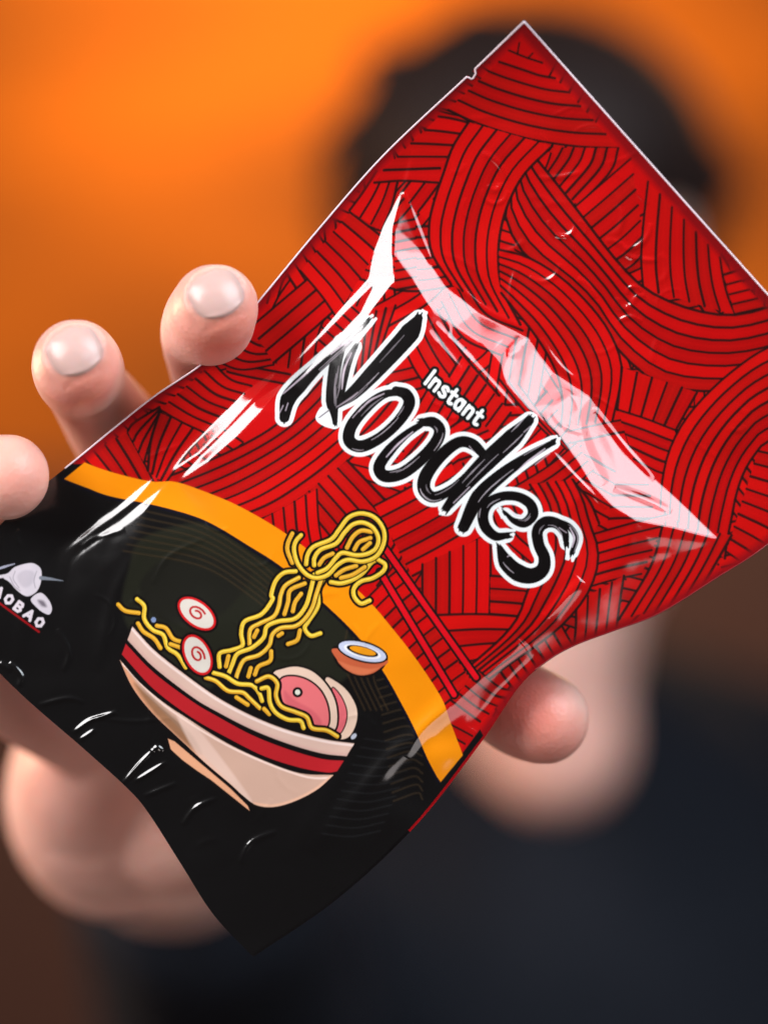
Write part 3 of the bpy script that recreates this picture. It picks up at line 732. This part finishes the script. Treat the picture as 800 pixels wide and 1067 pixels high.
# face: skull, cheeks, jaw, nose, ears, neck, torso, arms
HD = .54
fd = [((W(548,235,HD+.03)), (.056, .078, .066), Euler((0, 0, 0))), (W(553,440,HD-.005), (.050, .058, .086), Euler((0, .03, 0))),
      (W(558,650,HD-.02), (.031, .045, .055), Euler((0, .06, 0))), (W(578,766,HD-.035), (.0235, .022, .026), R0), (W(557,520,HD-.07), (.011, .016, .012), R0)]
for sx in (-1, 1):
    fd.append((W(550+sx*176,410,HD+.02), (.006, .015, .028), Euler((0, sx*.15, 0))))
    fd.append((W(552+sx*50,520,HD-.035), (.020, .018, .022), R0)); fd.append((W(552+sx*62,385,HD-.052), (.018, .008, .005), R0))
fd.append((W(562,590,HD-.062), (.020, .009, .004), R0)); fd.append((W(562,604,HD-.060), (.016, .009, .0045), R0))
tor = [
 [(W(535,600,HD+.08), 32*mm), (W(540,720,HD+.12), 34*mm), (W(560,860,HD+.15), 50*mm)],
 [(W(565,540,HD-.066), 7*mm), (W(557,450,HD-.058), 6*mm), (W(555,400,HD-.05), 5*mm)],
 [(W(560,900,HD+.15), 50*mm), (W(760,930,HD+.16), 44*mm), (W(950,990,HD+.17), 38*mm)], [(W(560,880,HD+.15), 60*mm), (W(380,950,HD+.14), 56*mm), (W(260,1000,HD+.10), 46*mm)],
 [(W(560,1000,HD+.14), 110*mm), (W(560,1300,HD+.14), 115*mm), (W(560,1900,HD+.14), 110*mm)],
 [(W(760,1050,HD+.16), 80*mm), (W(740,1400,HD+.16), 90*mm), (W(720,1900,HD+.16), 90*mm)],
 [(W(950,960,HD+.17), 45*mm), (W(1060,1300,HD+.16), 40*mm), (W(1080,1800,HD+.08), 32*mm)],
 [(W(220,930,.34), 28*mm), (W(240,1060,.46), 32*mm), (W(255,1090,.52), 36*mm), (W(260,1000,HD+.10), 44*mm)],
]
rest = union_mesh(tor, .0045, 8, fd)
def skin_mat():
    m, nt, b = node_mat('skin')
    tc = nt.nodes.new('ShaderNodeTexCoord')
    n = nt.nodes.new('ShaderNodeTexNoise'); n.inputs['Scale'].default_value = 95; n.inputs['Detail'].default_value = 4; nt.links.new(tc.outputs['Object'], n.inputs['Vector'])
    a = nt.nodes.new('ShaderNodeVertexColor'); a.layer_name = 'flush'
    mix = nt.nodes.new('ShaderNodeMix'); mix.data_type = 'RGBA'; mix.blend_type = 'MULTIPLY'; mix.inputs[0].default_value = .35
    nt.links.new(a.outputs[0], mix.inputs[6])
    cr = nt.nodes.new('ShaderNodeValToRGB'); cr.color_ramp.elements[0].color = (.80, .62, .58, 1); cr.color_ramp.elements[0].position = .3; cr.color_ramp.elements[1].color = (1, 1, 1, 1); cr.color_ramp.elements[1].position = .7
    nt.links.new(n.outputs[0], cr.inputs[0]); nt.links.new(cr.outputs[0], mix.inputs[7]); nt.links.new(mix.outputs[2], b.inputs['Base Color'])
    b.inputs['Roughness'].default_value = .42; b.inputs['Subsurface Weight'].default_value = .35; b.inputs['Subsurface Radius'].default_value = (1, .35, .2); b.inputs['Subsurface Scale'].default_value = .004
    # skin lines: fine stretched noise
    w = nt.nodes.new('ShaderNodeTexVoronoi'); w.inputs['Scale'].default_value = 1400; nt.links.new(tc.outputs['Object'], w.inputs['Vector'])
    n2 = nt.nodes.new('ShaderNodeTexNoise'); n2.inputs['Scale'].default_value = 260; n2.inputs['Detail'].default_value = 5; nt.links.new(tc.outputs['Object'], n2.inputs['Vector'])
    ad = nt.nodes.new('ShaderNodeMath'); ad.operation = 'MULTIPLY_ADD'; ad.inputs[1].default_value = .3; nt.links.new(w.outputs[0], ad.inputs[0]); nt.links.new(n2.outputs[0], ad.inputs[2])
    bu = nt.nodes.new('ShaderNodeBump'); bu.inputs['Strength'].default_value = .35; bu.inputs['Distance'].default_value = .0006; nt.links.new(ad.outputs[0], bu.inputs['Height']); nt.links.new(bu.outputs[0], b.inputs['Normal'])
    return m
M_SKIN = skin_mat()
M_NAIL, nt, b = node_mat('fingernail'); b.inputs['Base Color'].default_value = (.74, .46, .41, 1); b.inputs['Roughness'].default_value = .30; b.inputs['Subsurface Weight'].default_value = .2; b.inputs['Subsurface Scale'].default_value = .002
b.inputs['Coat Weight'].default_value = .25; b.inputs['Coat Roughness'].default_value = .28
# nails: curved plates on the back of each fingertip, part of the body mesh
def nail(tip, axis, back, rx, ly, r):
    """tip: fingertip centre; axis: the finger's pointing direction; back: outward from its back"""
    axis = axis.normalized(); back = (back-axis*back.dot(axis)).normalized(); side = axis.cross(back)
    n, m_ = 25, 25; v = []; f = []
    for j in range(m_):
        t = j/(m_-1)*2-1
        for i in range(n):
            q = i/(n-1)*2-1
            # round cuticle, gently curved free edge
            wd = math.sqrt(max(1-abs(t)**2.6, 0))*.55+.45 if t < 0 else 1-.22*t**3
            if t < -.55: wd *= math.sqrt(max(1-((-t-.55)/.46)**2, .0))
            o_ = tip+side*(q*wd*rx)+axis*(t*ly-(q*q)*ly*.30*(t > 0)*t)
            hit = BV.ray_cast(o_+back*.03, -back)
            p = hit[0] if hit[0] else o_+back*r
            e = max(abs(q)**8, abs(t)**8 if t < 0 else 0)
            v.append(p+back*(.00042-.0006*e-(.0 if t < .9 else -.0001)))
    for j in range(m_-1):
        for i in range(n-1): f.append((j*n+i, j*n+i+1, (j+1)*n+i+1, (j+1)*n+i))
    # tucked-under lip at the free edge
    for i in range(n): v.append(v[(m_-1)*n+i]-back*.0009+axis*.0001)
    for i in range(n-1): f.append(((m_-1)*n+i, (m_-1)*n+i+1, m_*n+i+1, m_*n+i))
    return v, f
def nail_bed(tip, axis, back, rx, ly, r):
    axis = np.array(axis.normalized()); back = np.array(back); back = back-axis*(back@axis); back /= np.linalg.norm(back); side = np.cross(axis, back); tp = np.array(tip)
    n = len(hand.vertices); co = np.empty(n*3); hand.vertices.foreach_get('co', co); co = co.reshape(-1, 3)
    d = co-tp; a = d@side/rx; t = d@axis/ly; b_ = d@back; m = (b_ > .002) & (np.linalg.norm(d, axis=1) < .013)
    rr = np.sqrt(a*a+np.where(t < 0, t*t, (t*.5)**2))
    ring = np.exp(-((rr-1.18)/.13)**2)*.0009*np.clip(1.2-t*1.6, 0, 1); bed = -np.exp(-(rr/.8)**4)*.00022
    beyond = -np.exp(-((t-1.12)/.10)**2)*(np.abs(a) < .9)*.0003
    co[m] += ((ring+bed+beyond)[m, None])*back
    hand.vertices.foreach_set('co', co.ravel()); hand.update()
nails = []
a_i = (W(224,320,-.0075)-W(216,340,.004)); a_m = (W(79,378,-.0095)-W(82,386,.002)); 
# join all into one mesh
allv, allf, matid, flush = [], [], [], []
SK0 = lin((255, 200, 184)); SKR = lin((248, 146, 124)); SKP = lin((248, 214, 200))
def addm(me, fl=None):
    s = len(allv); n = len(me.vertices); co = np.empty(n*3, np.float32); me.vertices.foreach_get('co', co); co = co.reshape(-1, 3)
    allv.extend(map(tuple, co.tolist())); allf.extend([tuple(s+i for i in p.vertices) for p in me.polygons]); matid.extend([0]*len(me.polygons))
    c = np.tile(SK0, (n, 1))
    if fl: c = fl(co, c)
    flush.extend(map(tuple, c.tolist()))
def flush_hand(co, c):
    for (p, r, col, a) in FL:
        d = np.linalg.norm(co-np.array(p), axis=1); w = (np.exp(-(d/r)**2)*a)[:, None]; c = c*(1-w)+col*w
    return c
FL = [(W(240,348,-.013), .008, SKR, .9), (W(96,403,-.016), .008, SKR, .9), (W(20,505,-.014), .007, SKR, .45), (W(548,735,.008), .009, lin((240, 112, 96)), .85), (W(598,728,.010), .0045, SKP, .8), (W(575,770,.009), .006, lin((240,140,120)), .5),
      (W(60,770,.05), .03, lin((225,140,120)), .35)]
NAILS = [(W(225,317,-.0080), Vector((.46, -.22, -.86)), Vector((.02, -.95, .34)), .0046, .0040, .0078),
         (W(79,376,-.0100), Vector((.46, -.22, -.86)), Vector((.02, -.95, .34)), .0046, .0040, .0078)]
from mathutils.bvhtree import BVHTree
for args in NAILS: nail_bed(*args)
BV = BVHTree.FromPolygons([v.co.copy() for v in hand.vertices], [tuple(p.vertices) for p in hand.polygons])
addm(hand, flush_hand); addm(rest)
for args in NAILS:
    v, f = nail(*args); s = len(allv); allv += [tuple(q) for q in v]; allf += [tuple(s+i for i in g) for g in f]; matid += [1]*len(f); flush += [tuple(SKP)]*len(v)
person = bpy.data.objects.new('person', None); COL.objects.link(person)
person.location = W(560, 1900, HD+.14); 
tag(person, 'dark-haired person in a dark shirt holding the noodle packet out towards the camera', 'person')
me = bpy.data.meshes.new('body'); me.from_pydata(allv, [], allf); me.update()
ca = me.color_attributes.new('flush', 'FLOAT_COLOR', 'POINT'); ca.data.foreach_set('color', np.c_[np.array(flush), np.ones(len(flush))].astype(np.float32).ravel())
def child(o):
    o.parent = person; o.matrix_parent_inverse = Matrix.Translation(-person.location); return o
body = child(link('body', me, [M_SKIN, M_NAIL])); me.polygons.foreach_set('material_index', matid)
# eyes
M_EYE, nt, b = node_mat('eye'); b.inputs['Base Color'].default_value = (.03, .02, .015, 1); b.inputs['Roughness'].default_value = .1
# hair
M_HAIR, nt, b = node_mat('black hair'); b.inputs['Base Color'].default_value = (.022, .014, .013, 1); b.inputs['Roughness'].default_value = .6; b.inputs['Specular IOR Level'].default_value = .2
hv = [(W(547,203,HD+.045), (.067, .082, .064), R0), (W(547,150,HD-.005), (.056, .055, .040), Euler((.2, 0, 0))), (W(400,300,HD+.04), (.018, .045, .045), R0), (W(690,200,HD+.05), (.014, .04, .030), R0), (W(550,330,HD+.08), (.058, .055, .06), R0)]
tuf = []
for i in range(46):
    a = rng.uniform(0, math.pi); b_ = rng.uniform(-.6, 1.0); r0 = .058
    p = W(547,210,HD+.03)+Vector((math.cos(a)*r0*math.cos(b_*.8), b_*.07, math.sin(a)*.062*math.cos(b_*.5)))
    q = p+Vector((rng.uniform(-.02, .02), rng.uniform(-.02, .01), -.006+rng.uniform(-.014, .006)))
    tuf.append([(p, 5*mm), ((p+q)/2+Vector((0, 0, .003)), 4*mm), (q, 2*mm)])
hair = union_mesh(tuf, .0028, 2, hv); hair.name = 'hair'; child(link('hair', hair, [M_HAIR]))
# shirt: follows torso and arm, open at neck and cuff
M_SHIRT, nt, b = node_mat('navy cloth'); b.inputs['Base Color'].default_value = (.011, .0135, .020, 1); b.inputs['Roughness'].default_value = .85; b.inputs['Specular IOR Level'].default_value = .15
n = nt.nodes.new('ShaderNodeTexNoise'); n.inputs['Scale'].default_value = 14; bu = nt.nodes.new('ShaderNodeBump'); bu.inputs['Strength'].default_value = .35; bu.inputs['Distance'].default_value = .02
nt.links.new(n.outputs[0], bu.inputs['Height']); nt.links.new(bu.outputs[0], b.inputs['Normal'])
sh = [
 [(W(560,830,HD+.15), 66*mm), (W(700,870,HD+.165), 66*mm), (W(860,915,HD+.17), 62*mm), (W(1000,1000,HD+.17), 54*mm)],
 [(W(560,850,HD+.15), 68*mm), (W(380,950,HD+.14), 62*mm), (W(260,1000,HD+.10), 52*mm)],
 [(W(560,1000,HD+.14), 118*mm), (W(560,1300,HD+.14), 122*mm), (W(560,1950,HD+.14), 118*mm)],
 [(W(760,1060,HD+.16), 90*mm), (W(740,1400,HD+.16), 98*mm), (W(720,1950,HD+.16), 98*mm)],
 [(W(1000,1000,HD+.17), 52*mm), (W(1060,1300,HD+.16), 48*mm), (W(1075,1600,HD+.1), 42*mm)],
 [(W(205,915,.285), 33*mm), (W(222,950,.35), 37*mm), (W(240,1060,.46), 40*mm), (W(255,1090,.52), 44*mm), (W(260,1000,HD+.10), 50*mm)],
]
shirt = union_mesh(sh, .005, 10); shirt.name = 'shirt'; child(link('shirt', shirt, [M_SHIRT]))

# ------------------------------------------------------------------ room behind
def box_mesh(name, x0, x1, y0, y1, z0, z1, mat, parent=None, bev=0):
    v = [(x, y, z) for x in (x0, x1) for y in (y0, y1) for z in (z0, z1)]
    f = [(0,1,3,2),(4,6,7,5),(0,4,5,1),(2,3,7,6),(0,2,6,4),(1,5,7,3)]
    me = bpy.data.meshes.new(name); me.from_pydata(v, [], f); me.update(); return link(name, me, [mat], parent, False)
M_WALL, nt, b = node_mat('orange plaster')
tc = nt.nodes.new('ShaderNodeTexCoord'); mp = nt.nodes.new('ShaderNodeMapping'); mp.inputs['Scale'].default_value = (.8, .8, 2.4); mp.inputs['Location'].default_value = (1.3, 0, .45)
n = nt.nodes.new('ShaderNodeTexNoise'); n.inputs['Scale'].default_value = 3.1; n.inputs['Detail'].default_value = 3
cr = nt.nodes.new('ShaderNodeValToRGB'); cr.color_ramp.elements[0].color = (.22, .055, .005, 1); cr.color_ramp.elements[0].position = .36; cr.color_ramp.elements[1].color = (.84, .185, .002, 1); cr.color_ramp.elements[1].position = .62
nt.links.new(tc.outputs['Object'], mp.inputs[0]); nt.links.new(mp.outputs[0], n.inputs['Vector']); nt.links.new(n.outputs[0], cr.inputs[0]); nt.links.new(cr.outputs[0], b.inputs['Base Color']); b.inputs['Roughness'].default_value = .9
M_WOOD, nt, b = node_mat('dark brown wood')
tc = nt.nodes.new('ShaderNodeTexCoord'); n = nt.nodes.new('ShaderNodeTexNoise'); n.inputs['Scale'].default_value = 5
cr = nt.nodes.new('ShaderNodeValToRGB'); cr.color_ramp.elements[0].color = (.08, .020, .006, 1); cr.color_ramp.elements[1].color = (.13, .036, .010, 1)
nt.links.new(tc.outputs['Object'], n.inputs['Vector']); nt.links.new(n.outputs[0], cr.inputs[0]); nt.links.new(cr.outputs[0], b.inputs['Base Color']); b.inputs['Roughness'].default_value = .6
WD = 1.9
zt = W(0, 500, WD).z
tag(box_mesh('back_wall', -2.6, 2.6, WD, WD+.1, -1.6, 1.8, M_WALL), kind='structure')
tag(box_mesh('wall_panelling', -2.6, 2.6, WD-.03, WD-.003, -1.6, zt, M_WOOD), 'dark brown wood panelling along the foot of the orange wall', 'wall panelling')

# ------------------------------------------------------------------ lights
def area(name, loc, target, sx, sy, power, color):
    l = bpy.data.lights.new(name, 'AREA'); l.shape = 'RECTANGLE'; l.size = sx; l.size_y = sy; l.energy = power; l.color = color
    o = bpy.data.objects.new(name, l); COL.objects.link(o); o.location = loc
    o.rotation_euler = (Vector(target)-Vector(loc)).to_track_quat('-Z', 'Y').to_euler(); return o
area('softbox_right', (.69, -.50, .57), (.02, 0, .02), .86, 1.0, 12.5, (.84, .92, 1.0))
area('softbox_right_inner', (.63, -.48, .60), (.02, 0, .02), .42, .46, 2.0, (.93, .95, 1.0))
area('softbox_left', (-.69, -.55, .47), (-.02, 0, 0), .58, .58, 12, (1, .97, .97))
area('fill_low', (-.52, -.18, -.72), (0, 0, 0), .4, .4, 1.1, (1, .86, .80))
area('fill_low_right', (.48, -.42, -.50), (.02, 0, -.02), .26, .34, .5, (1, .9, .88))
sp = bpy.data.lights.new('wall_lamp', 'POINT'); sp.energy = 3.9; sp.color = (1, .74, .36); sp.shadow_soft_size = .12
o = bpy.data.objects.new('wall_lamp', sp); COL.objects.link(o); o.location = W(270, -60, 1.66)
sp = bpy.data.lights.new('wall_wash', 'POINT'); sp.energy = 3.4; sp.color = (1, .70, .38); sp.shadow_soft_size = .12
o = bpy.data.objects.new('wall_wash', sp); COL.objects.link(o); o.location = W(900, -60, 1.3)
area('warm_bounce_fill', (-.55, .40, .02), (-.03, .03, -.02), .2, .2, 2.6, (1, .62, .38))  # added off-frame fill, stands in for orange wall bounce on fingers and palm
w = bpy.data.worlds.new('World'); S.world = w; w.use_nodes = True
w.node_tree.nodes['Background'].inputs[0].default_value = (.62, .45, .42, 1); w.node_tree.nodes['Background'].inputs[1].default_value = .07

# ------------------------------------------------------------------ camera
c = bpy.data.cameras.new('camera'); co_ = bpy.data.objects.new('camera', c); COL.objects.link(co_); S.camera = co_
co_.location = (0, -D0, 0); co_.rotation_euler = (math.pi/2, 0, 0)
c.sensor_fit = 'HORIZONTAL'; c.sensor_width = 24; c.lens = 24*D0/(800*PX)
c.clip_start = .01; c.clip_end = 50
c.dof.use_dof = True; c.dof.focus_distance = D0-.002; c.dof.aperture_fstop = c.lens/26.0
S.view_settings.view_transform = 'Standard'; S.view_settings.look = 'None'; S.view_settings.exposure = 0; S.view_settings.gamma = 1
S.cycles.use_denoising = True
